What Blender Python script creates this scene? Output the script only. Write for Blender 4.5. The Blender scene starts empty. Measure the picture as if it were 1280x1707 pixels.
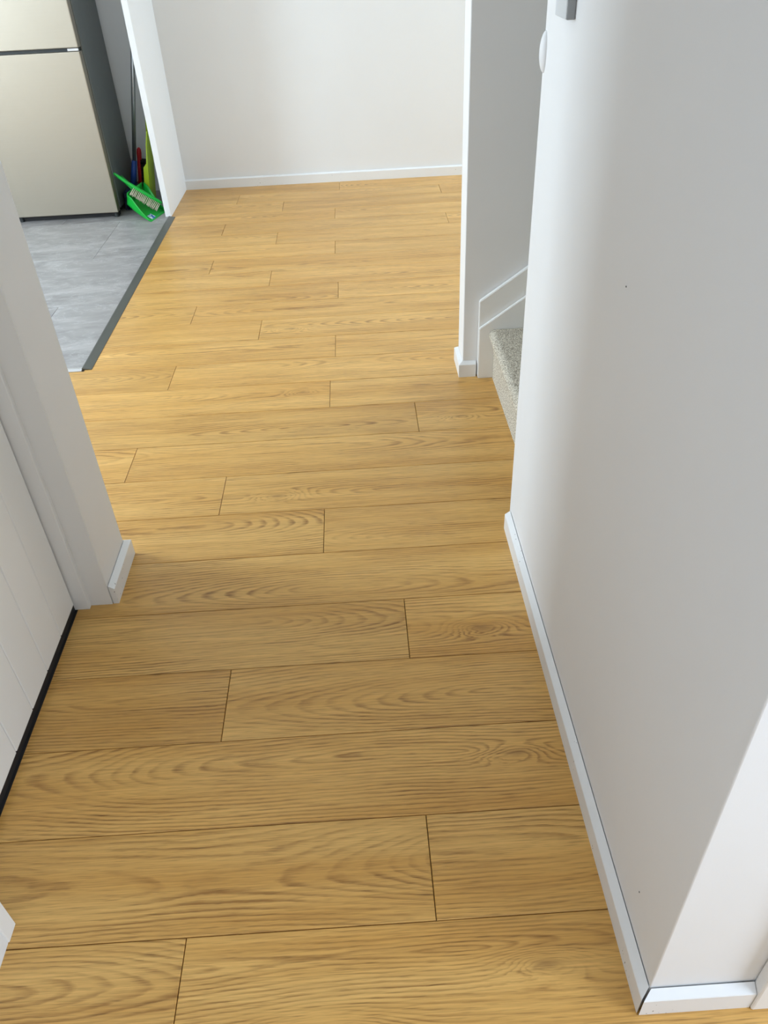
import bpy, bmesh, math, random
from mathutils import Vector, Matrix, noise
S = bpy.context.scene
C = S.collection
random.seed(7)

# ---------------------------------------------------------------- camera
H = 1.3095
yaw, pitch, roll = 0.01635, 0.65555, -0.05106
f = Vector((math.sin(yaw)*math.cos(pitch), math.cos(yaw)*math.cos(pitch), -math.sin(pitch)))
r0 = Vector((math.cos(yaw), -math.sin(yaw), 0)); u0 = r0.cross(f)
r = r0*math.cos(roll) + u0*math.sin(roll); u = -r0*math.sin(roll) + u0*math.cos(roll)
cam = bpy.data.cameras.new('camera'); co = bpy.data.objects.new('camera', cam); C.objects.link(co)
cam.sensor_fit = 'HORIZONTAL'; cam.sensor_width = 36; cam.lens = 36*1287.2/1280
cam.clip_start = 0.02
M4 = Matrix((r, u, -f)).transposed().to_4x4(); M4.translation = (0, 0, H)
co.matrix_world = M4
S.camera = co

# ---------------------------------------------------------------- world, daylight, exposure
S.view_settings.view_transform = 'Standard'; S.view_settings.look = 'None'
S.view_settings.gamma = 1; S.view_settings.use_curve_mapping = False
S.view_settings.exposure = 0.24
w = bpy.data.worlds.new('world'); S.world = w; w.use_nodes = True
bg = w.node_tree.nodes['Background']; bg.inputs[0].default_value = (.75, .87, 1, 1); bg.inputs[1].default_value = 1.2

def window_light(name, loc, direction, sx, sz, power, col):
    l = bpy.data.lights.new(name, 'AREA'); l.shape = 'RECTANGLE'; l.size = sx; l.size_y = sz
    l.energy = power; l.color = col
    o = bpy.data.objects.new(name, l); C.objects.link(o); o.location = loc
    o.rotation_euler = Vector(direction).to_track_quat('-Z', 'Y').to_euler()
    return o
# daylight entering at the real window openings: kitchen (left), far room (right), entrance (right, behind the camera)
window_light('kitchen_daylight', (-3.63, 2.40, 1.45), (1, 0, 0), 1.0, 1.4, 84, (.71, .86, 1))
window_light('far_room_daylight', (3.03, 4.80, 1.4), (-1, 0, 0), .6, 1.7, 47, (.66, .84, 1))
window_light('entrance_daylight', (1.87, -.45, 1.2), (-1, 0, 0), 1.0, 1.7, 34, (.68, .82, 1))

# ---------------------------------------------------------------- materials
def new_mat(name):
    m = bpy.data.materials.new(name); m.use_nodes = True
    nt = m.node_tree; b = nt.nodes['Principled BSDF']
    return m, nt, b
def N(nt, t, **kw):
    n = nt.nodes.new(t)
    for k, v in kw.items(): setattr(n, k, v)
    return n
def L(nt, a, b): nt.links.new(a, b)
def math_(nt, op, a, b=None, c=None):
    n = N(nt, 'ShaderNodeMath', operation=op)
    for i, v in enumerate((a, b, c)):
        if v is None: continue
        if isinstance(v, (int, float)): n.inputs[i].default_value = v
        else: L(nt, v, n.inputs[i])
    return n.outputs[0]
def ramp(nt, fac, stops, interp='LINEAR'):
    n = N(nt, 'ShaderNodeValToRGB'); n.color_ramp.interpolation = interp
    e = n.color_ramp.elements
    while len(e) < len(stops): e.new(.5)
    for el, (p, c) in zip(e, stops):
        el.position = p; el.color = c if len(c) == 4 else (*c, 1)
    L(nt, fac, n.inputs[0]); return n.outputs[0]
def mix(nt, fac, a, b, blend='MIX'):
    n = N(nt, 'ShaderNodeMix', data_type='RGBA', blend_type=blend)
    for s, v in ((n.inputs[0], fac), (n.inputs[6], a), (n.inputs[7], b)):
        if isinstance(v, (int, float)): s.default_value = v
        elif isinstance(v, tuple): s.default_value = (*v, 1) if len(v) == 3 else v
        else: L(nt, v, s)
    return n.outputs[2]
def noise_(nt, vec, scale, detail=2, rough=.5, dist=0):
    n = N(nt, 'ShaderNodeTexNoise'); n.inputs['Scale'].default_value = scale
    n.inputs['Detail'].default_value = detail; n.inputs['Roughness'].default_value = rough
    n.inputs['Distortion'].default_value = dist
    if vec is not None: L(nt, vec, n.inputs['Vector'])
    return n.outputs[0]
def scaled(nt, vec, s, off=None):
    n = N(nt, 'ShaderNodeVectorMath', operation='MULTIPLY'); L(nt, vec, n.inputs[0]); n.inputs[1].default_value = s
    o = n.outputs[0]
    if off is not None:
        a = N(nt, 'ShaderNodeVectorMath', operation='ADD'); L(nt, o, a.inputs[0]); L(nt, off, a.inputs[1]); o = a.outputs[0]
    return o
def bump(nt, b, height, strength, dist=.001):
    n = N(nt, 'ShaderNodeBump'); n.inputs['Strength'].default_value = strength; n.inputs['Distance'].default_value = dist
    L(nt, height, n.inputs['Height']); L(nt, n.outputs[0], b.inputs['Normal'])

def paint(name, col, rough=.55, specks=0.0, tex=.05):
    m, nt, b = new_mat(name)
    tc = N(nt, 'ShaderNodeTexCoord').outputs['Object']
    n = noise_(nt, tc, 3.0, 3)
    base = mix(nt, n, tuple(c*.97 for c in col), tuple(min(1, c*1.02) for c in col))
    if specks:
        s = noise_(nt, scaled(nt, tc, (1, 1, .6)), 230, 1, .4)
        area = noise_(nt, tc, 9, 1)
        k = math_(nt, 'MULTIPLY', math_(nt, 'GREATER_THAN', s, .735), math_(nt, 'GREATER_THAN', area, specks))
        base = mix(nt, k, base, (.12, .10, .08))
    L(nt, base, b.inputs['Base Color']); b.inputs['Roughness'].default_value = rough
    bump(nt, b, noise_(nt, tc, 420, 2), tex, .001)
    return m
def plain(name, col, rough=.5, metal=0.0, var=.06, scale=20, bmp=0, spec=.5):
    m, nt, b = new_mat(name)
    tc = N(nt, 'ShaderNodeTexCoord').outputs['Object']
    n = noise_(nt, tc, scale, 2)
    L(nt, mix(nt, n, tuple(c*(1-var) for c in col), tuple(min(1, c*(1+var)) for c in col)), b.inputs['Base Color'])
    b.inputs['Roughness'].default_value = rough; b.inputs['Metallic'].default_value = metal
    b.inputs['Specular IOR Level'].default_value = spec
    if bmp: bump(nt, b, noise_(nt, tc, 300, 2), bmp, .001)
    return m

MAT = {}
MAT['wall'] = paint('white_wall_paint', (.86, .855, .845), .6)
MAT['ceiling'] = paint('white_ceiling_paint', (.85, .85, .84), .8)
MAT['trim'] = paint('white_gloss_trim', (.87, .865, .85), .38, specks=.60, tex=.02)
MAT['casing'] = paint('white_gloss_casing', (.90, .885, .85), .38, tex=.02)
MAT['door'] = paint('white_door_paint', (.91, .89, .845), .42, tex=.02)
MAT['black'] = plain('black_rubber', (.012, .011, .012), .6)
MAT['sub'] = plain('dark_subfloor', (.10, .065, .03), .9)
MAT['strip'] = plain('grey_edge_strip', (.115, .12, .105), .45, .25)
MAT['silver'] = plain('silver_edge_strip', (.62, .62, .62), .35, .8)
MAT['green'] = plain('green_plastic', (.008, .42, .045), .32)
MAT['lime'] = plain('lime_plastic', (.42, .56, .012), .4)
MAT['red'] = plain('red_plastic', (.60, .012, .018), .35)
MAT['blue'] = plain('blue_plastic', (.02, .075, .36), .35)
MAT['navy'] = plain('navy_plastic', (.008, .012, .05), .5)
MAT['bristle_black'] = plain('black_bristles', (.012, .012, .014), .7)
MAT['bristle_cream'] = plain('cream_bristles', (.62, .56, .42), .75, var=.2, scale=250)
MAT['pole'] = plain('grey_metal_pole', (.42, .44, .45), .32, .85)
MAT['steel_dark'] = plain('dark_grey_fridge_side', (.165, .18, .175), .42, .35)
MAT['gasket'] = plain('dark_gasket', (.03, .035, .035), .5)
MAT['plate'] = plain('white_switch_plastic', (.80, .80, .79), .35)
MAT['panel_shade'] = plain('shaded_panel_side_plastic', (.30, .305, .305), .4)  # panel housing: shade of its near side put into the darker grey
MAT['face_grey'] = plain('pale_grey_panel_plastic', (.66, .67, .675), .4)

def steel():
    m, nt, b = new_mat('brushed_stainless_steel')
    tc = N(nt, 'ShaderNodeTexCoord').outputs['Object']
    n = noise_(nt, scaled(nt, tc, (1, 1, 160)), 3, 2)
    L(nt, mix(nt, n, (.425, .380, .305), (.445, .400, .325)), b.inputs['Base Color'])
    b.inputs['Metallic'].default_value = .85; b.inputs['Roughness'].default_value = .42
    return m
MAT['steel'] = steel()

def sticker():
    m, nt, b = new_mat('blue_white_sticker')
    tc = N(nt, 'ShaderNodeTexCoord').outputs['Object']
    n = noise_(nt, tc, 70, 1)
    L(nt, ramp(nt, n, [(.47, (.75, .82, .85)), (.50, (.02, .12, .45))]), b.inputs['Base Color'])
    b.inputs['Roughness'].default_value = .3
    return m
MAT['sticker'] = sticker()

def oak():
    m, nt, b = new_mat('oak_plank')
    tc = N(nt, 'ShaderNodeTexCoord').outputs['Object']
    def attr(nm):
        a = N(nt, 'ShaderNodeAttribute', attribute_type='OBJECT', attribute_name=nm); return a.outputs['Fac']
    seed = attr('seed'); depth = attr('depth'); slope = attr('slope'); yc = attr('centre')
    kx, ky, ks = attr('knot_x'), attr('knot_y'), attr('knot_size')
    kx2, ky2, ks2 = attr('knot2_x'), attr('knot2_y'), attr('knot2_size')
    tone = attr('tone')
    cs = N(nt, 'ShaderNodeCombineXYZ'); L(nt, math_(nt, 'MULTIPLY', seed, 7.31), cs.inputs[0]); L(nt, math_(nt, 'MULTIPLY', seed, 3.17), cs.inputs[1]); L(nt, seed, cs.inputs[2])
    off = cs.outputs[0]
    sp = N(nt, 'ShaderNodeSeparateXYZ'); L(nt, tc, sp.inputs[0]); X, Y = sp.outputs[0], sp.outputs[1]
    nA = math_(nt, 'SUBTRACT', noise_(nt, scaled(nt, tc, (1.4, 5, 1), off), 1, 2, .5), .5)
    nB = math_(nt, 'SUBTRACT', noise_(nt, scaled(nt, tc, (1.1, .8, 1), off), 1.0, 1, .4), .5)
    nC = math_(nt, 'SUBTRACT', noise_(nt, scaled(nt, tc, (7, 30, 1), off), 1, 4, .62), .5)
    # distance from the pith of a slightly tilted trunk -> cathedral figure
    yy = math_(nt, 'ADD', math_(nt, 'SUBTRACT', Y, yc), math_(nt, 'MULTIPLY', nA, .06))
    dd = math_(nt, 'ADD', math_(nt, 'ADD', depth, math_(nt, 'MULTIPLY', X, slope)), math_(nt, 'MULTIPLY', nB, .16))
    rr = math_(nt, 'SQRT', math_(nt, 'ADD', math_(nt, 'MULTIPLY', yy, yy), math_(nt, 'MULTIPLY', dd, dd)))
    def knot(kx, ky, ks):
        dx = math_(nt, 'ADD', math_(nt, 'SUBTRACT', X, kx), math_(nt, 'MULTIPLY', nC, .05)); dy = math_(nt, 'ADD', math_(nt, 'SUBTRACT', Y, ky), math_(nt, 'MULTIPLY', nC, .02))
        q = math_(nt, 'ADD', math_(nt, 'MULTIPLY', math_(nt, 'MULTIPLY', dx, dx), .11), math_(nt, 'MULTIPLY', dy, dy))
        q = math_(nt, 'DIVIDE', q, math_(nt, 'MULTIPLY', ks, ks))
        return math_(nt, 'EXPONENT', math_(nt, 'MULTIPLY', q, -1.0)), q
    k1, q1 = knot(kx, ky, ks); k2, q2 = knot(kx2, ky2, ks2)
    kk = math_(nt, 'ADD', math_(nt, 'MULTIPLY', k1, math_(nt, 'MULTIPLY', ks, 1.9)), math_(nt, 'MULTIPLY', k2, math_(nt, 'MULTIPLY', ks2, 1.9)))
    rr = math_(nt, 'ADD', math_(nt, 'ADD', rr, kk), math_(nt, 'MULTIPLY', nC, .0085))
    ph = math_(nt, 'DIVIDE', rr, .0074)
    fr = math_(nt, 'FRACT', ph)
    ring = ramp(nt, fr, [(0, (0, 0, 0)), (.40, (.04, .04, .04)), (.76, (1, 1, 1)), (.84, (.85, .85, .85)), (.97, (0, 0, 0))])
    # patches where the figure is strong or faint
    msk = noise_(nt, scaled(nt, tc, (2.0, 12, 1), off), 1.3, 3)
    msk = ramp(nt, msk, [(.36, (.10, .10, .10)), (.62, (1, 1, 1))])
    fine = noise_(nt, scaled(nt, tc, (7, 300, 1), off), 1, 3, .65)
    strand = ramp(nt, noise_(nt, scaled(nt, tc, (5, 130, 1), off), 1, 3, .6), [(.38, (0, 0, 0)), (.62, (1, 1, 1))])
    ringm = math_(nt, 'MULTIPLY', math_(nt, 'MULTIPLY', ring, msk), math_(nt, 'ADD', math_(nt, 'MULTIPLY', strand, .6), .4))
    pore = noise_(nt, scaled(nt, tc, (22, 520, 1), off), 1, 1, .5)
    pore = ramp(nt, pore, [(.55, (0, 0, 0)), (.70, (1, 1, 1))])
    broad = noise_(nt, scaled(nt, tc, (1.0, 13, 1), off), 1, 3)
    light, midc, dark = (.87, .525, .162), (.72, .388, .096), (.27, .108, .019)
    c = mix(nt, ramp(nt, broad, [(.34, (0, 0, 0)), (.66, (1, 1, 1))]), light, midc)
    c = mix(nt, math_(nt, 'MULTIPLY', strand, .13), c, dark)
    c = mix(nt, math_(nt, 'MULTIPLY', ringm, .84), c, dark)
    c = mix(nt, math_(nt, 'MULTIPLY', ramp(nt, fine, [(.40, (0, 0, 0)), (.64, (1, 1, 1))]), .24), c, dark)
    c = mix(nt, math_(nt, 'MULTIPLY', math_(nt, 'MULTIPLY', pore, math_(nt, 'ADD', ringm, .40)), .62), c, (.17, .075, .016))
    core = math_(nt, 'ADD', math_(nt, 'EXPONENT', math_(nt, 'MULTIPLY', q1, -9.0)), math_(nt, 'EXPONENT', math_(nt, 'MULTIPLY', q2, -9.0)))
    c = mix(nt, math_(nt, 'MULTIPLY', core, .5), c, (.21, .095, .025))
    hsv = N(nt, 'ShaderNodeHueSaturation'); L(nt, c, hsv.inputs['Color']); L(nt, tone, hsv.inputs['Value'])
    L(nt, hsv.outputs[0], b.inputs['Base Color'])
    b.inputs['Roughness'].default_value = .36; b.inputs['Specular IOR Level'].default_value = .5
    hgt = math_(nt, 'SUBTRACT', math_(nt, 'MULTIPLY', fine, .5), math_(nt, 'MULTIPLY', pore, .5))
    bump(nt, b, hgt, .12, .0006)
    return m
MAT['oak'] = oak()

def tilemat():
    m, nt, b = new_mat('grey_stone_tile')
    tc = N(nt, 'ShaderNodeTexCoord').outputs['Object']
    v = scaled(nt, tc, (1.3, 3.0, 1))
    n1 = noise_(nt, v, 2.4, 6, .62, 1.2)
    n2 = noise_(nt, v, 5.5, 4, .6, 2.0)
    c = ramp(nt, n1, [(.32, (.25, .235, .228)), (.5, (.345, .328, .318)), (.68, (.47, .45, .435))])
    vein = ramp(nt, n2, [(.54, (0, 0, 0)), (.575, (1, 1, 1)), (.61, (0, 0, 0))])
    c = mix(nt, math_(nt, 'MULTIPLY', vein, .33), c, (.60, .60, .60))
    L(nt, c, b.inputs['Base Color']); b.inputs['Roughness'].default_value = .42
    return m
MAT['tile'] = tilemat()
MAT['grout'] = plain('light_grout', (.50, .50, .49), .8)

def carpet():
    m, nt, b = new_mat('beige_grey_carpet')
    tc = N(nt, 'ShaderNodeTexCoord').outputs['Object']
    n = noise_(nt, tc, 250, 2, .6); n2 = noise_(nt, tc, 120, 2)
    c = ramp(nt, n, [(.36, (.27, .225, .165)), (.48, (.60, .535, .425)), (.64, (.90, .83, .69))])
    c = mix(nt, math_(nt, 'MULTIPLY', n2, .25), c, (.34, .32, .28))
    L(nt, c, b.inputs['Base Color']); b.inputs['Roughness'].default_value = .95; b.inputs['Specular IOR Level'].default_value = .1
    bump(nt, b, n, .8, .003)
    return m
MAT['carpet'] = carpet()

# ---------------------------------------------------------------- mesh helpers
def obj(name, bm, mat, parent=None, smooth=False):
    me = bpy.data.meshes.new(name); bm.to_mesh(me); bm.free()
    me.materials.append(MAT[mat] if isinstance(mat, str) else mat)
    if smooth:
        for p in me.polygons: p.use_smooth = True
    o = bpy.data.objects.new(name, me); C.objects.link(o)
    if parent: o.parent = parent
    return o
def tag(o, label, cat, kind=None, group=None):
    o['label'] = label; o['category'] = cat
    if kind: o['kind'] = kind
    if group: o['group'] = group
    return o
def empty(name, loc=(0, 0, 0)):
    o = bpy.data.objects.new(name, None); C.objects.link(o); o.location = loc; o.empty_display_size = .1
    return o
def box(bm, x0, x1, y0, y1, z0, z1, bev=0, seg=2):
    vs = [bm.verts.new((x, y, z)) for z in (z0, z1) for y in (y0, y1) for x in (x0, x1)]
    fs = [bm.faces.new([vs[i] for i in q]) for q in ((0, 2, 3, 1), (4, 5, 7, 6), (0, 1, 5, 4), (2, 6, 7, 3), (0, 4, 6, 2), (1, 3, 7, 5))]
    if bev:
        es = {e for f_ in fs for e in f_.edges}
        bmesh.ops.bevel(bm, geom=list(es), offset=bev, segments=seg, affect='EDGES', profile=.5)
    return bm
def boxes(*bs, bev=0):
    bm = bmesh.new()
    for b_ in bs: box(bm, *b_, bev=bev)
    return bm
def prism(bm, pts, d):
    """closed prism: polygon pts (3-D) extruded along vector d"""
    d = Vector(d); a = [bm.verts.new(p) for p in pts]; b_ = [bm.verts.new(Vector(p)+d) for p in pts]
    n = len(pts); bm.faces.new(a); bm.faces.new(b_[::-1])
    for i in range(n): bm.faces.new((a[i], b_[i], b_[(i+1) % n], a[(i+1) % n]))
    bmesh.ops.recalc_face_normals(bm, faces=bm.faces[:])
    return bm
def loft(bm, rings, cap=True):
    R_ = [[bm.verts.new(p) for p in ring] for ring in rings]
    for a, b_ in zip(R_, R_[1:]):
        n = len(a)
        for i in range(n): bm.faces.new((a[i], a[(i+1) % n], b_[(i+1) % n], b_[i]))
    if cap: bm.faces.new(R_[0][::-1]); bm.faces.new(R_[-1])
    bmesh.ops.recalc_face_normals(bm, faces=bm.faces[:])
    return bm
def tube(bm, p0, p1, rad0, rad1=None, n=14):
    p0, p1 = Vector(p0), Vector(p1); rad1 = rad0 if rad1 is None else rad1
    q = (p1-p0).to_track_quat('Z', 'Y')
    ring = lambda p, rd: [p + q @ Vector((rd*math.cos(2*math.pi*i/n), rd*math.sin(2*math.pi*i/n), 0)) for i in range(n)]
    return loft(bm, [ring(p0, rad0), ring(p1, rad1)])
def struct(name, bm, mat, label, cat, parent=None):
    o = obj(name, bm, mat, parent)
    if parent is None: tag(o, label, cat, 'structure')
    return o

ZC = 2.4
# ---------------------------------------------------------------- setting: walls
struct('wall_right', box(bmesh.new(), .360, 1.9, .454, 1.612, 0, ZC, .0018), 'wall', 'smooth white corridor wall on the right with a bright far edge', 'wall')
wr = bpy.data.objects['wall_right']
struct('wall_stairs', box(bmesh.new(), .345, 3.0, 2.476, 2.592, 0, ZC, .003), 'wall', 'shaded grey-looking wall above the carpeted stairs', 'wall')
struct('wall_stairs_end', box(bmesh.new(), 1.9, 2.0, .454, 2.476, 0, ZC), 'wall', 'white wall closing the stairwell out of view', 'wall')
struct('wall_back', box(bmesh.new(), -3.8, 3.2, 5.163, 5.3, 0, ZC), 'wall', 'plain white wall at the far end of the wood floor', 'wall')
struct('wall_partition', box(bmesh.new(), -1.086, -1.054, 4.585, 5.163, 0, ZC, .002), 'wall', 'narrow white partition between fridge niche and wood floor', 'wall')
struct('wall_left', box(bmesh.new(), -3.8, -.654, 1.400, 1.575, 0, ZC, .003), 'wall', 'end of the white wall beside the panelled door on the left', 'wall')
struct('wall_over_door', box(bmesh.new(), -.80, -.654, .635, 1.400, 2.03, ZC), 'wall', 'white wall above the panelled door', 'wall')
struct('wall_left_near', box(bmesh.new(), -.80, -.655, -1.8, .637, 0, ZC, .002), 'wall', 'white wall at the bottom left corner of the view', 'wall')
struct('wall_left_kitchen', boxes((-3.8, -3.68, 1.575, 1.90, 0, ZC), (-3.8, -3.68, 2.90, 5.163, 0, ZC), (-3.8, -3.68, 1.90, 2.90, 0, .75), (-3.8, -3.68, 1.90, 2.90, 2.15, ZC)), 'wall', 'kitchen wall with a window out of view', 'wall')
struct('wall_right_far', boxes((3.06, 3.2, 2.592, 4.5, 0, ZC), (3.06, 3.2, 5.10, 5.163, 0, ZC), (3.06, 3.2, 4.5, 5.10, 0, .55), (3.06, 3.2, 4.5, 5.10, 2.25, ZC)), 'wall', 'far room wall with a window out of view', 'wall')
struct('wall_behind', box(bmesh.new(), -.8, 2.0, -1.9, -1.76, 0, ZC), 'wall', 'entrance wall behind the viewer', 'wall')
struct('wall_right_near', boxes((1.9, 2.0, -1.76, -.95, 0, ZC), (1.9, 2.0, .05, .454, 0, ZC), (1.9, 2.0, -.95, .05, 0, .35), (1.9, 2.0, -.95, .05, 2.05, ZC)), 'wall', 'white entrance wall out of view on the right', 'wall')
struct('ceiling', box(bmesh.new(), -3.9, 3.3, -2.0, 5.4, ZC, ZC+.1), 'ceiling', 'flat white ceiling', 'ceiling')

# little nail holes in the right wall
for (y, z) in ((.5495, .145), (1.0, .9)):
    bm = bmesh.new(); tube(bm, (.3606, y, z), (.3594, y, z), .0016, .0012, 10)
    obj('nail_hole', bm, 'gasket', wr)

# ---------------------------------------------------------------- wood floor, plank by plank
fl = struct('floor', box(bmesh.new(), -3.8, 3.2, -1.9, 5.163, -.05, -.009), 'sub', 'light oak plank floor with staggered end joints', 'floor')
W, LEN, Y0 = .19, 1.218, .594
JOINT = {-1: -.349, 0: .0615, 1: .42, 2: -.338, 3: .060, 4: .45, 5: -.138, 6: -.435, 7: -.741, 8: .1606, 9: -.128, 10: -.711,
         11: -.110, 12: -.4175, 13: -.7155, 14: -.0988, 15: -.415, 16: -.7146, 17: -.1145, 18: -.421, 19: -.722, 20: -.117,
         21: -.42, 22: .517, 23: -.09}
# knots that can be told apart: row -> (world x, fraction across, size)
KNOT = {3: [(.235, .42, .024)], 1: [(.25, .62, .022)], -1: [(-.12, .14, .032), (.23, .60, .024)], 6: [(-.27, .40, .022)],
        8: [(.30, .42, .022)], 9: [(-.22, .62, .018)], 12: [(-.30, .45, .022)]}
def plank(x0, x1, y0, y1, row):
    g = .0007; c_ = .0011
    cx, cy = (x0+x1)/2, (y0+y1)/2
    hx, hy = (x1-x0)/2-g, (y1-y0)/2-g
    V = []
    for ins, z in ((0, -.008), (0, -c_), (c_, 0)):
        V += [(sx*(hx-ins), sy*(hy-ins), z) for sx, sy in ((-1, -1), (1, -1), (1, 1), (-1, 1))]
    Fs = [(3, 2, 1, 0), (8, 9, 10, 11)]
    for k in (0, 4):
        for i in range(4): j = (i+1) % 4; Fs.append((k+i, k+j, k+4+j, k+4+i))
    me = bpy.data.meshes.new('plank'); me.from_pydata(V, [], Fs); me.materials.append(MAT['oak'])
    o = bpy.data.objects.new('plank', me); C.objects.link(o); o.location = (cx, cy, 0); o.parent = fl
    o['seed'] = random.uniform(0, 40); o['depth'] = random.uniform(-.05, .05); o['slope'] = random.choice((-1, 1))*random.uniform(.02, .09)
    o['centre'] = random.uniform(-.05, .05); o['tone'] = random.uniform(.94, 1.05)
    ks = [k for k in KNOT.get(row, []) if x0 < k[0] < x1]
    for i, pre in enumerate(('knot', 'knot2')):
        if i < len(ks):
            o[pre+'_x'] = ks[i][0]-cx; o[pre+'_y'] = (ks[i][1]-.5)*W; o[pre+'_size'] = ks[i][2]
        else:
            o[pre+'_x'] = 50.0; o[pre+'_y'] = 50.0; o[pre+'_size'] = .02
for row in range(-12, 24):
    ya, yb = Y0+W*row, Y0+W*(row+1)
    if row == 23: yb = 5.163
    xmin = -.80 if yb < 1.58 else (-3.68 if yb < 2.75 else -1.06)
    if row == 11: xmin = -1.06
    if yb < .45: xmax = 1.9
    elif row == -1: xmax = 1.9
    elif yb < 1.6: xmax = .38
    elif yb < 2.5: xmax = .47
    else: xmax = 3.06
    j = JOINT.get(row, ((row*.37) % 1.2)-.6)
    k = math.ceil((xmin-j)/LEN); cuts = [xmin]
    x = j+k*LEN
    while x < xmax-.03:
        if x > xmin+.03: cuts.append(x)
        x += LEN
    cuts.append(xmax)
    for a, b_ in zip(cuts, cuts[1:]): plank(a, b_, ya, yb, row)

# ---------------------------------------------------------------- kitchen tiles and edging
YT = 2.694
ft = struct('floor_kitchen', box(bmesh.new(), -3.68, -1.066, YT+.004, 5.163, -.008, .0035), 'grout', 'grey stone-look tile floor of the kitchen', 'floor')
xs_off = {0: -1.335, 1: -1.66, 2: -1.335, 3: -1.66, 4: -1.335}
for rI in range(5):
    ya = YT+.012 if rI == 0 else 2.712+.61*rI; yb = min(2.712+.61*(rI+1), 5.163)
    if yb-ya < .02: continue
    cuts = [-1.067]; x = xs_off[rI]
    while x > -3.66: cuts.append(x); x -= .61
    cuts.append(-3.68)
    for a, b_ in zip(cuts[1:], cuts):
        bm = bmesh.new(); cx, cy = (a+b_)/2, (ya+yb)/2; g = .0012
        box(bm, a-cx+g, b_-cx-g, ya-cy+g, yb-cy-g, -.004, .005, .0007, 1)
        o = obj('tile', bm, 'tile', ft); o.location = (cx, cy, 0)
bm = bmesh.new()   # sloping dark strip along the wood
prism(bm, [(-1.068, YT, 0), (-1.032, YT, 0), (-1.032, YT, .0015), (-1.064, YT, .0075), (-1.068, YT, .0075)], (0, 4.585-YT, 0))
struct('trim_1', bm, 'strip', 'dark grey edging strip between grey tiles and wood planks', 'trim')
bm = bmesh.new()
prism(bm, [(-3.68, YT-.010, 0), (-3.68, YT-.010, .001), (-3.68, YT+.002, .0065), (-3.68, YT+.012, .0065), (-3.68, YT+.012, 0)], (3.68-1.068, 0, 0))
struct('trim_2', bm, 'silver', 'thin silver edging along the near edge of the grey tiles', 'trim')

# ---------------------------------------------------------------- baseboards
def bb_run(pts_outer, inward, m0=0.0, m1=0.0, h=.057, hf=.048, t=.0135):
    """straight skirting: outer bottom line p0->p1, inward = unit vector to the wall; m0/m1 = mitre shift of the inner edge along the run"""
    p0, p1 = Vector(pts_outer[0]), Vector(pts_outer[1]); d = (p1-p0).normalized(); iw = Vector(inward)
    prof = [(0, 0), (0, hf-.0015), (.0012, hf), (t, h), (t, 0)]
    mk = lambda p, m: [p + iw*a + d*(m*a/t) + Vector((0, 0, z)) for a, z in prof]
    bm = bmesh.new(); loft(bm, [mk(p0, m0), mk(p1, m1)]); return bm
# right wall: long side, then the return facing the viewer (open mitre)
def base(name, runs, label, h=.057, hf=.048):
    root = None
    for i, (a, b_, iw, m0, m1) in enumerate(runs):
        bm = bb_run((a, b_), iw, m0, m1, h, hf)
        if root is None: root = obj(name, bm, 'trim'); tag(root, label, 'baseboard', 'structure')
        else: obj('skirting_return', bm, 'trim', root)
    return root
T = .0135
base('baseboard_right', [((.345, .4405, 0), (.345, 1.600, 0), (1, 0, 0), T, 0),
                         ((.3475, .438, 0), (.513, .438, 0), (0, 1, 0), T, 0)], 'white baseboard along the right corridor wall with an open corner joint')
base('baseboard_left', [((-.639, 1.4005, 0), (-.639, 1.590, 0), (-1, 0, 0), 0, -T),
                        ((-.639, 1.590, 0), (-3.6, 1.590, 0), (0, -1, 0), T, 0)], 'short white baseboard on the wall end beside the panelled door')
base('baseboard_stairs', [((.331, 2.462, 0), (.331, 2.606, 0), (1, 0, 0), T, -T),
                          ((.331, 2.462, 0), (.3915, 2.462, 0), (0, 1, 0), T, 0),
                          ((.331, 2.606, 0), (3.0, 2.606, 0), (0, -1, 0), T, 0)], 'small scuffed white baseboard around the foot of the stair wall')
base('baseboard_back', [((-1.054, 5.148, 0), (3.06, 5.148, 0), (0, 1, 0), 0, 0)], 'long white baseboard along the far wall', .058, .052)
base('baseboard_left_near', [((-.643, -1.7, 0), (-.643, .605, 0), (-1, 0, 0), 0, 0)], 'white baseboard in the bottom left corner')
struct('trim_3', box(bmesh.new(), -.80, -.6405, .605, .6355, 0, 2.1, .0015), 'casing', 'white door casing in the bottom left corner', 'trim')
# casing of the doorway on the right, at the lower right corner of the picture
struct('trim_4', box(bmesh.new(), .514, .59, .434, .4535, 0, 2.1, .003), 'casing', 'white door casing at the lower right corner', 'trim')

# ---------------------------------------------------------------- panelled door on the left
dr = empty('door_1', (-.76, 1.0, 0)); tag(dr, 'white grooved door with a black gap along the floor', 'door', 'structure')
DX = -.738
def dpart(nm, bm, mat):
    bmesh.ops.translate(bm, verts=bm.verts, vec=(.76, -1.0, 0)); return obj(nm, bm, mat, dr)
ys = [1.3805, 1.2755, 1.171, 1.0665, .962, .8575, .753, .655]
for a, b_ in zip(ys[1:], ys):
    bm = bmesh.new(); box(bm, DX-.036, DX, a+.0010, b_-.0010, .024, 2.02, .0018, 1); dpart('board', bm, 'door')
dpart('core', boxes((DX-.035, DX-.012, .656, 1.380, .026, 2.018)), 'door')
dpart('bottom_seal', boxes((DX-.030, DX-.004, .640, 1.384, .0005, .0275)), 'black')
dpart('hinge_gap', boxes((DX-.034, DX-.006, 1.3807, 1.3848, .001, 2.02)), 'black')
dpart('door_stop', box(bmesh.new(), -.79, -.7065, 1.3852, 1.4002, 0, 2.03, .0015), 'casing')
dpart('door_lining', box(bmesh.new(), -.7065, -.6545, 1.3985, 1.4002, 0, 2.03), 'casing')
dpart('threshold', boxes((-.80, DX+.002, .637, 1.385, .0, .0012)), 'black')

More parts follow.
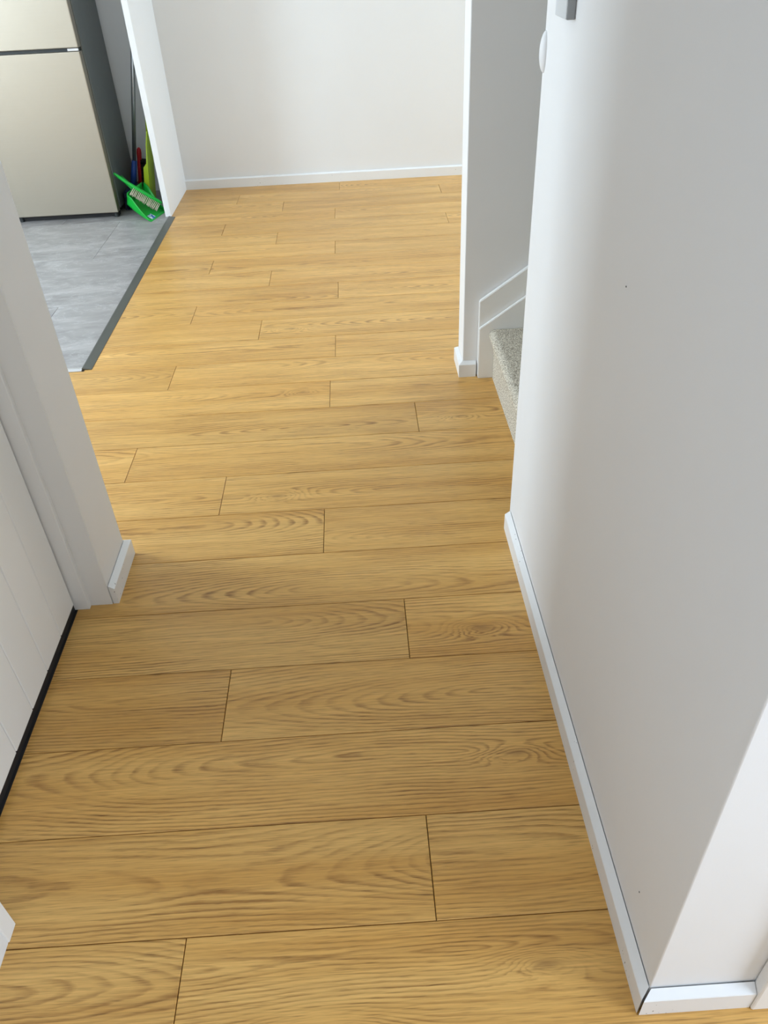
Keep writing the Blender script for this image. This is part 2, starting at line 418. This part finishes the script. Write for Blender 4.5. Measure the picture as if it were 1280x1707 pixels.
# ---------------------------------------------------------------- stairs with carpet, and the stringer trim
st = empty('staircase', (.444, 2.04, 0)); tag(st, 'carpeted staircase rising to the right behind the white wall', 'stairs')
RISE, GO = .183, .25
def step(i):
    z0, z1 = (0 if i == 0 else RISE*i-.02), RISE*(i+1)
    x0 = GO*i
    R_ = .022
    prof = []        # cross-section: riser up, round nosing, tread back
    n1 = 60 if i == 0 else 10
    for k in range(n1+1):
        t = k/n1; z = z0+(z1-.045-z0)*t
        prof.append((x0+.004-.010*max(0, (t-.6)/.4)**2, z))
    for k in range(0, 13):
        a = math.pi*1.15-(math.pi*.65)*k/12
        prof.append((x0-.014+R_+.002+R_*1.1*math.cos(a), z1-R_+R_*math.sin(a)))
    n2 = 90 if i == 0 else 10
    xe = x0+GO+.02
    xs = prof[-1][0]
    for k in range(1, n2+1): prof.append((xs+(xe-xs)*k/n2, z1))
    yA, yB = -.425, .405
    ny = 260 if i == 0 else 16
    bm = bmesh.new(); rows = []
    for k in range(ny+1):
        y = yA+(yB-yA)*k/ny; rw = []
        for (x, z) in prof:
            v = Vector((x, y, z))
            if i == 0:
                d = noise.noise(v*170)*.0022+noise.noise(v*60)*.0012
                v = v+Vector((-.5, 0, .5))*d
                v.z = max(v.z, 0)
            rw.append(bm.verts.new(v))
        rows.append(rw)
    for a, b_ in zip(rows, rows[1:]):
        for k in range(len(prof)-1): bm.faces.new((a[k], a[k+1], b_[k+1], b_[k]))
    # close the far side, the back and the bottom
    for rw, rev in ((rows[0], False), (rows[-1], True)):
        lo = [bm.verts.new((rw[-1].co.x, rw[-1].co.y, z0))]
        f_ = rw+lo; bm.faces.new(f_[::-1] if rev else f_)
    bmesh.ops.recalc_face_normals(bm, faces=bm.faces[:])
    return obj('step', bm, 'carpet', st, True)
for i in range(5): step(i)
# stringer board fixed to the stair wall
tr = empty('trim_5', (.396, 2.476, 0)); tag(tr, 'white stair stringer board sloping up the shaded stair wall', 'trim', 'structure')
sl = .70
def sboard(nm, xa, xb, zl, y0, y1):
    # front polygon in XZ: vertical end at xa, sloping top
    pts = [(xa-.396, y1, 0), (xb-.396, y1, 0), (xb-.396, y1, zl+sl*(xb-xa)), (xa-.396, y1, zl)]
    bm = bmesh.new(); prism(bm, pts, (0, y0-y1, 0))
    bmesh.ops.bevel(bm, geom=[e for e in bm.edges], offset=.002, segments=2, affect='EDGES')
    return obj(nm, bm, 'casing', tr)
sboard('upper_board', .396, 1.88, .279, -.018, 0)
sboard('lower_board', .3965, 1.88, .188, -.031, -.0175)

# ---------------------------------------------------------------- wall fittings on the right wall
sw = empty('wall_panel', (.36, 1.443, 1.171)); tag(sw, 'grey wall-mounted control panel cut by the top edge, on the right wall', 'wall panel')
obj('housing', box(bmesh.new(), -.0135, 0, -.036, .036, 0, .115, .0015, 2), 'panel_shade', sw)
obj('face_plate', box(bmesh.new(), -.0155, -.0125, -.035, .037, .001, .114, .0012, 2), 'face_grey', sw)
bm = bmesh.new()
bmesh.ops.create_uvsphere(bm, u_segments=32, v_segments=20, radius=1)
bmesh.ops.scale(bm, verts=bm.verts, vec=(.011, .014, .034))
bmesh.ops.bisect_plane(bm, geom=bm.verts[:]+bm.edges[:]+bm.faces[:], plane_co=(0, 0, 0), plane_no=(1, 0, 0), clear_outer=True)
bmesh.ops.bisect_plane(bm, geom=bm.verts[:]+bm.edges[:]+bm.faces[:], plane_co=(0, .010, 0), plane_no=(0, 1, 0), clear_outer=True)
kn = obj('wall_bumper', bm, 'wall', None, True); kn.location = (.361, 1.602, 1.105)
tag(kn, 'small rounded white bumper at the far edge of the right wall', 'bumper')

# ---------------------------------------------------------------- fridge
FX, FW, FY = -1.353, .60, 4.61
fr_ = empty('refrigerator', (FX-FW/2, FY+.27, .005)); tag(fr_, 'stainless steel two-door refrigerator with dark grey side', 'refrigerator')
def fpart(nm, bm, mat, par=None, smooth=False):
    if par is None: bmesh.ops.translate(bm, verts=bm.verts, vec=(-(FX-FW/2), -(FY+.27), -.005)); return obj(nm, bm, mat, fr_, smooth)
    bmesh.ops.translate(bm, verts=bm.verts, vec=(-(FX-FW/2), -(FY+.27), -.005)); return obj(nm, bm, mat, par, smooth)
x0, x1 = FX-FW, FX
fpart('body', box(bmesh.new(), x0, x1, FY+.076, 5.135, .04, 1.72, .006, 3), 'steel_dark')
fpart('gasket', boxes((x0+.022, x1-.022, FY+.050, FY+.0765, .044, 1.705)), 'gasket')
ld = fpart('lower_door', box(bmesh.new(), x0, x1, FY, FY+.053, .036, .833, .004, 3), 'steel')
ud = fpart('upper_door', box(bmesh.new(), x0, x1, FY, FY+.053, .849, 1.72, .004, 3), 'steel')
fpart('hinge', box(bmesh.new(), x1-.060, x1-.004, FY+.006, FY+.045, .835, .847, .001, 1), 'silver')
fpart('door_gap', boxes((x0+.004, x1-.004, FY+.020, FY+.055, .832, .850)), 'gasket')
fpart('kick_plate', boxes((x0+.01, x1-.01, FY+.035, FY+.08, .008, .045)), 'black')
for xx in (x0+.035, x1-.022):
    bm = bmesh.new(); tube(bm, (xx, FY+.035, .005), (xx, FY+.035, .038), .013, .012, 16); fpart('foot', bm, 'gasket')

# ---------------------------------------------------------------- cleaning things beside the fridge
# broom leaning on the partition
br = empty('broom', (-1.325, 4.95, .005)); tag(br, 'broom with grey metal pole and blue socket leaning beside the fridge', 'broom')
bo = Vector((-1.325, 4.95, .005))
top, sb, st_ = Vector((-1.097, 4.95, 1.095)), Vector((-1.322, 4.95, .108)), Vector((-1.286, 4.95, .232))
ax = (top-sb).normalized()
bm = bmesh.new(); tube(bm, st_-ax*.02-bo, top-bo, .0115, None, 18); obj('pole', bm, 'pole', br, True)
bm = bmesh.new(); tube(bm, sb-ax*.02-bo, st_-bo, .020, .0145, 18); obj('socket', bm, 'blue', br, True)
bm = bmesh.new(); box(bm, -.022, .022, -.19, .05, .062, .098, .008, 3); obj('head', bm, 'navy', br)
bm = bmesh.new()
random.seed(3)
for iy in range(26):
    for ix in range(4):
        y = -.182+iy*.0088; x = -.016+ix*.0105
        tube(bm, (x, y, .064), (x*1.25+random.uniform(-.002, .002), y*1.05+random.uniform(-.003, .003), .0005), .0045, .0038, 5)
o = obj('bristles', bm, 'navy', br); o['kind'] = 'stuff'
# red hand brush, standing on its end
rb = empty('hand_brush', (-1.326, 5.105, .005)); tag(rb, 'red hand brush with black bristles standing upright behind the green dustpan', 'brush')
ax = Vector((.16, 0, 1)).normalized(); sd = Vector((1, 0, -.16)).normalized(); fy = Vector((0, 1, 0))
def rbp(s, a, y): return sd*s+ax*a+fy*y
bm = bmesh.new()
rings = []
for a, hw, hy in ((.002, .013, .022), (.02, .015, .024), (.17, .014, .023), (.20, .013, .016), (.24, .0145, .016), (.258, .012, .012), (.268, .005, .005)):
    rings.append([rbp(hw*math.cos(t), a, hy*math.sin(t)) for t in [2*math.pi*i/14 for i in range(14)]])
loft(bm, rings); obj('body', bm, 'red', rb, True)
bm = bmesh.new()
for k in range(18):
    for q in range(4):
        a = .035+k*.0096; y = -.014+q*.0093
        tube(bm, rbp(.008, a, y), rbp(.036+random.uniform(-.002, .002), a+random.uniform(-.003, .003), y*1.25), .0052, .0046, 5)
o = obj('bristles', bm, 'bristle_black', rb); o['kind'] = 'stuff'
bm = bmesh.new(); prism(bm, [rbp(-.022, .060, -.012), rbp(-.022, .072, -.012), rbp(.0, .074, -.012), rbp(.0, .056, -.012)], (0, .024, 0))
bmesh.ops.bevel(bm, geom=bm.edges[:], offset=.003, segments=2, affect='EDGES'); obj('hook', bm, 'red', rb)
# lime dustpan standing on edge against the partition
lp = empty('dustpan', (-1.188, 4.905, .005)); tag(lp, 'lime green ribbed dustpan standing on edge against the white partition', 'dustpan')
lean = lambda x, y, z: Vector((x+.14*z, y, z))
bm = bmesh.new()
prof = [(-.095, 0), (-.095, .24), (-.080, .33), (-.040, .395), (.02, .395), (.06, .33), (.075, .24), (.075, 0)]
vs0 = [lean(-.030, y, z) for y, z in prof]
prism(bm, vs0, (.006, 0, 0)); obj('plate', bm, 'lime', lp)
for y, hgt in ((-.095, .24), (.068, .24)):
    bm = bmesh.new(); prism(bm, [lean(-.030, y, 0), lean(-.030, y, hgt), lean(-.050, y, hgt*.9), lean(-.055, y, .02), lean(-.055, y, 0)], (0, .007, 0)); obj('side_wall', bm, 'lime', lp)
for k in range(4):
    y = -.07+k*.04; bm = bmesh.new(); prism(bm, [lean(-.029, y, .02), lean(-.036, y, .03), lean(-.036, y, .27), lean(-.029, y, .28)], (0, .008, 0)); obj('rib', bm, 'lime', lp)
bm = bmesh.new(); tube(bm, lean(-.027, -.01, .37), lean(-.027, -.01, .80), .010, .009, 14); obj('handle', bm, 'lime', lp, True)
# green dustpan
gp = empty('dustpan', (-1.15, 4.55, .005)); tag(gp, 'bright green dustpan with a sticker on its lip, tilted against the fridge', 'dustpan')
go = Vector((-1.15, 4.55, .005))
A, B = Vector((-1.151, 4.500, .0065)), Vector((-1.100, 4.690, .0065))
Cn, D = Vector((-1.303, 4.650, .068)), Vector((-1.245, 4.800, .085))
nrm = (Cn-A).cross(B-A).normalized()
if nrm.z < 0: nrm = -nrm
def P(s, t): return (A*(1-s)+Cn*s)*(1-t)+(B*(1-s)+D*s)*t     # s: lip -> back, t: near -> far
bm = bmesh.new()
def solid(bm, grid, thick):
    top_ = [[bm.verts.new(p-go) for p in rw] for rw in grid]; bot = [[bm.verts.new(p-thick-go) for p in rw] for rw in grid]
    n, m_ = len(grid), len(grid[0])
    for i in range(n-1):
        for j in range(m_-1):
            bm.faces.new((top_[i][j], top_[i+1][j], top_[i+1][j+1], top_[i][j+1])); bm.faces.new((bot[i][j], bot[i][j+1], bot[i+1][j+1], bot[i+1][j]))
    rim = [(i, 0) for i in range(n)]+[(n-1, j) for j in range(1, m_)]+[(i, m_-1) for i in range(n-2, -1, -1)]+[(0, j) for j in range(m_-2, 0, -1)]
    for (a, b_) in zip(rim, rim[1:]+rim[:1]): bm.faces.new((top_[a[0]][a[1]], bot[a[0]][a[1]], bot[b_[0]][b_[1]], top_[b_[0]][b_[1]]))
    bmesh.ops.recalc_face_normals(bm, faces=bm.faces[:])
solid(bm, [[P(i/8, j/6)-nrm*(.010*math.sin(math.pi*i/8)*.8) + nrm*.008*(i/8)**2 for j in range(7)] for i in range(9)], nrm*.003); obj('pan', bm, 'green', gp, True)
wallh = lambda s: .004+.058*min(1, s*1.25)**1.2
def wall_t(t, out):
    bm = bmesh.new(); g = []
    for i in range(11):
        s = i/10; p = P(s, t)-nrm*(.008*math.sin(math.pi*s)); g.append([p+nrm*(wallh(s)*k/4)+out*(.012*(k/4)**2*s) for k in range(5)])
    solid(bm, g, -out*.003 if t == 0 else out*-.003); return bm
vdir = (B-A).normalized()
obj('side_wall', wall_t(0, -vdir), 'green', gp, True); obj('side_wall', wall_t(1, vdir), 'green', gp, True)
udir = (Cn-A).normalized()
bm = bmesh.new(); solid(bm, [[P(1, j/6)+nrm*(wallh(1)*k/4)+udir*(.01*(k/4)) for k in range(5)] for j in range(7)], udir*.003); obj('back_wall', bm, 'green', gp, True)
hb = P(1, .5)+nrm*.045; he = Vector((-1.336, 4.765, .190))
bm = bmesh.new()
rings = []
for k in range(8):
    t = k/7; p = hb.lerp(he, t); wv = .016+.004*math.sin(math.pi*t); 
    rings.append([p+vdir*(wv*math.cos(a))+nrm*(.007*math.sin(a))-go for a in [2*math.pi*i/12 for i in range(12)]])
loft(bm, rings); obj('handle', bm, 'green', gp, True)
bm = bmesh.new(); solid(bm, [[P(s, t)+nrm*.0025-nrm*(.010*math.sin(math.pi*s)*.8) for t in (.14, .22, .30, .38)] for s in (.05, .12, .19, .26)], nrm*.001); obj('sticker', bm, 'sticker', gp)
# green hand brush clipped into the pan
gb = empty('hand_brush', (-1.2, 4.68, .1)); tag(gb, 'green hand brush with cream bristles resting in the green dustpan', 'brush')
g0 = Vector((-1.2, 4.68, .1))
E, F_ = Vector((-1.341, 4.655, .236)), Vector((-1.112, 4.672, .056))
ax = (F_-E).normalized(); ln = (F_-E).length
bd = Vector((-.18, -.42, -.80)); bd = (bd-ax*bd.dot(ax)).normalized(); sdv = ax.cross(bd).normalized()
bm = bmesh.new(); rings = []
for t, ww, hh in ((0, .006, .004), (.02, .011, .007), (.12, .012, .009), (.28, .011, .009), (.38, .017, .011), (.48, .023, .012), (.75, .024, .012), (.93, .021, .011), (.985, .014, .008), (1, .006, .004)):
    p = E+ax*(ln*t)+bd*(.006*math.sin(math.pi*t))-g0
    rings.append([p+sdv*(ww*math.cos(a))+bd*(hh*math.sin(a)) for a in [2*math.pi*i/16 for i in range(16)]])
loft(bm, rings); obj('body', bm, 'green', gb, True)
bm = bmesh.new()
for k in range(19):
    for q in range(4):
        t = .43+.54*k/18; p = E+ax*(ln*t)+bd*.010+sdv*(-.014+.0093*q)-g0
        tube(bm, p, p+bd*(.043+random.uniform(-.003, .003))+ax*random.uniform(-.004, .004)+sdv*(.25*(-.014+.0093*q)), .0016, .0024, 5)
o = obj('bristles', bm, 'bristle_cream', gb); o['kind'] = 'stuff'
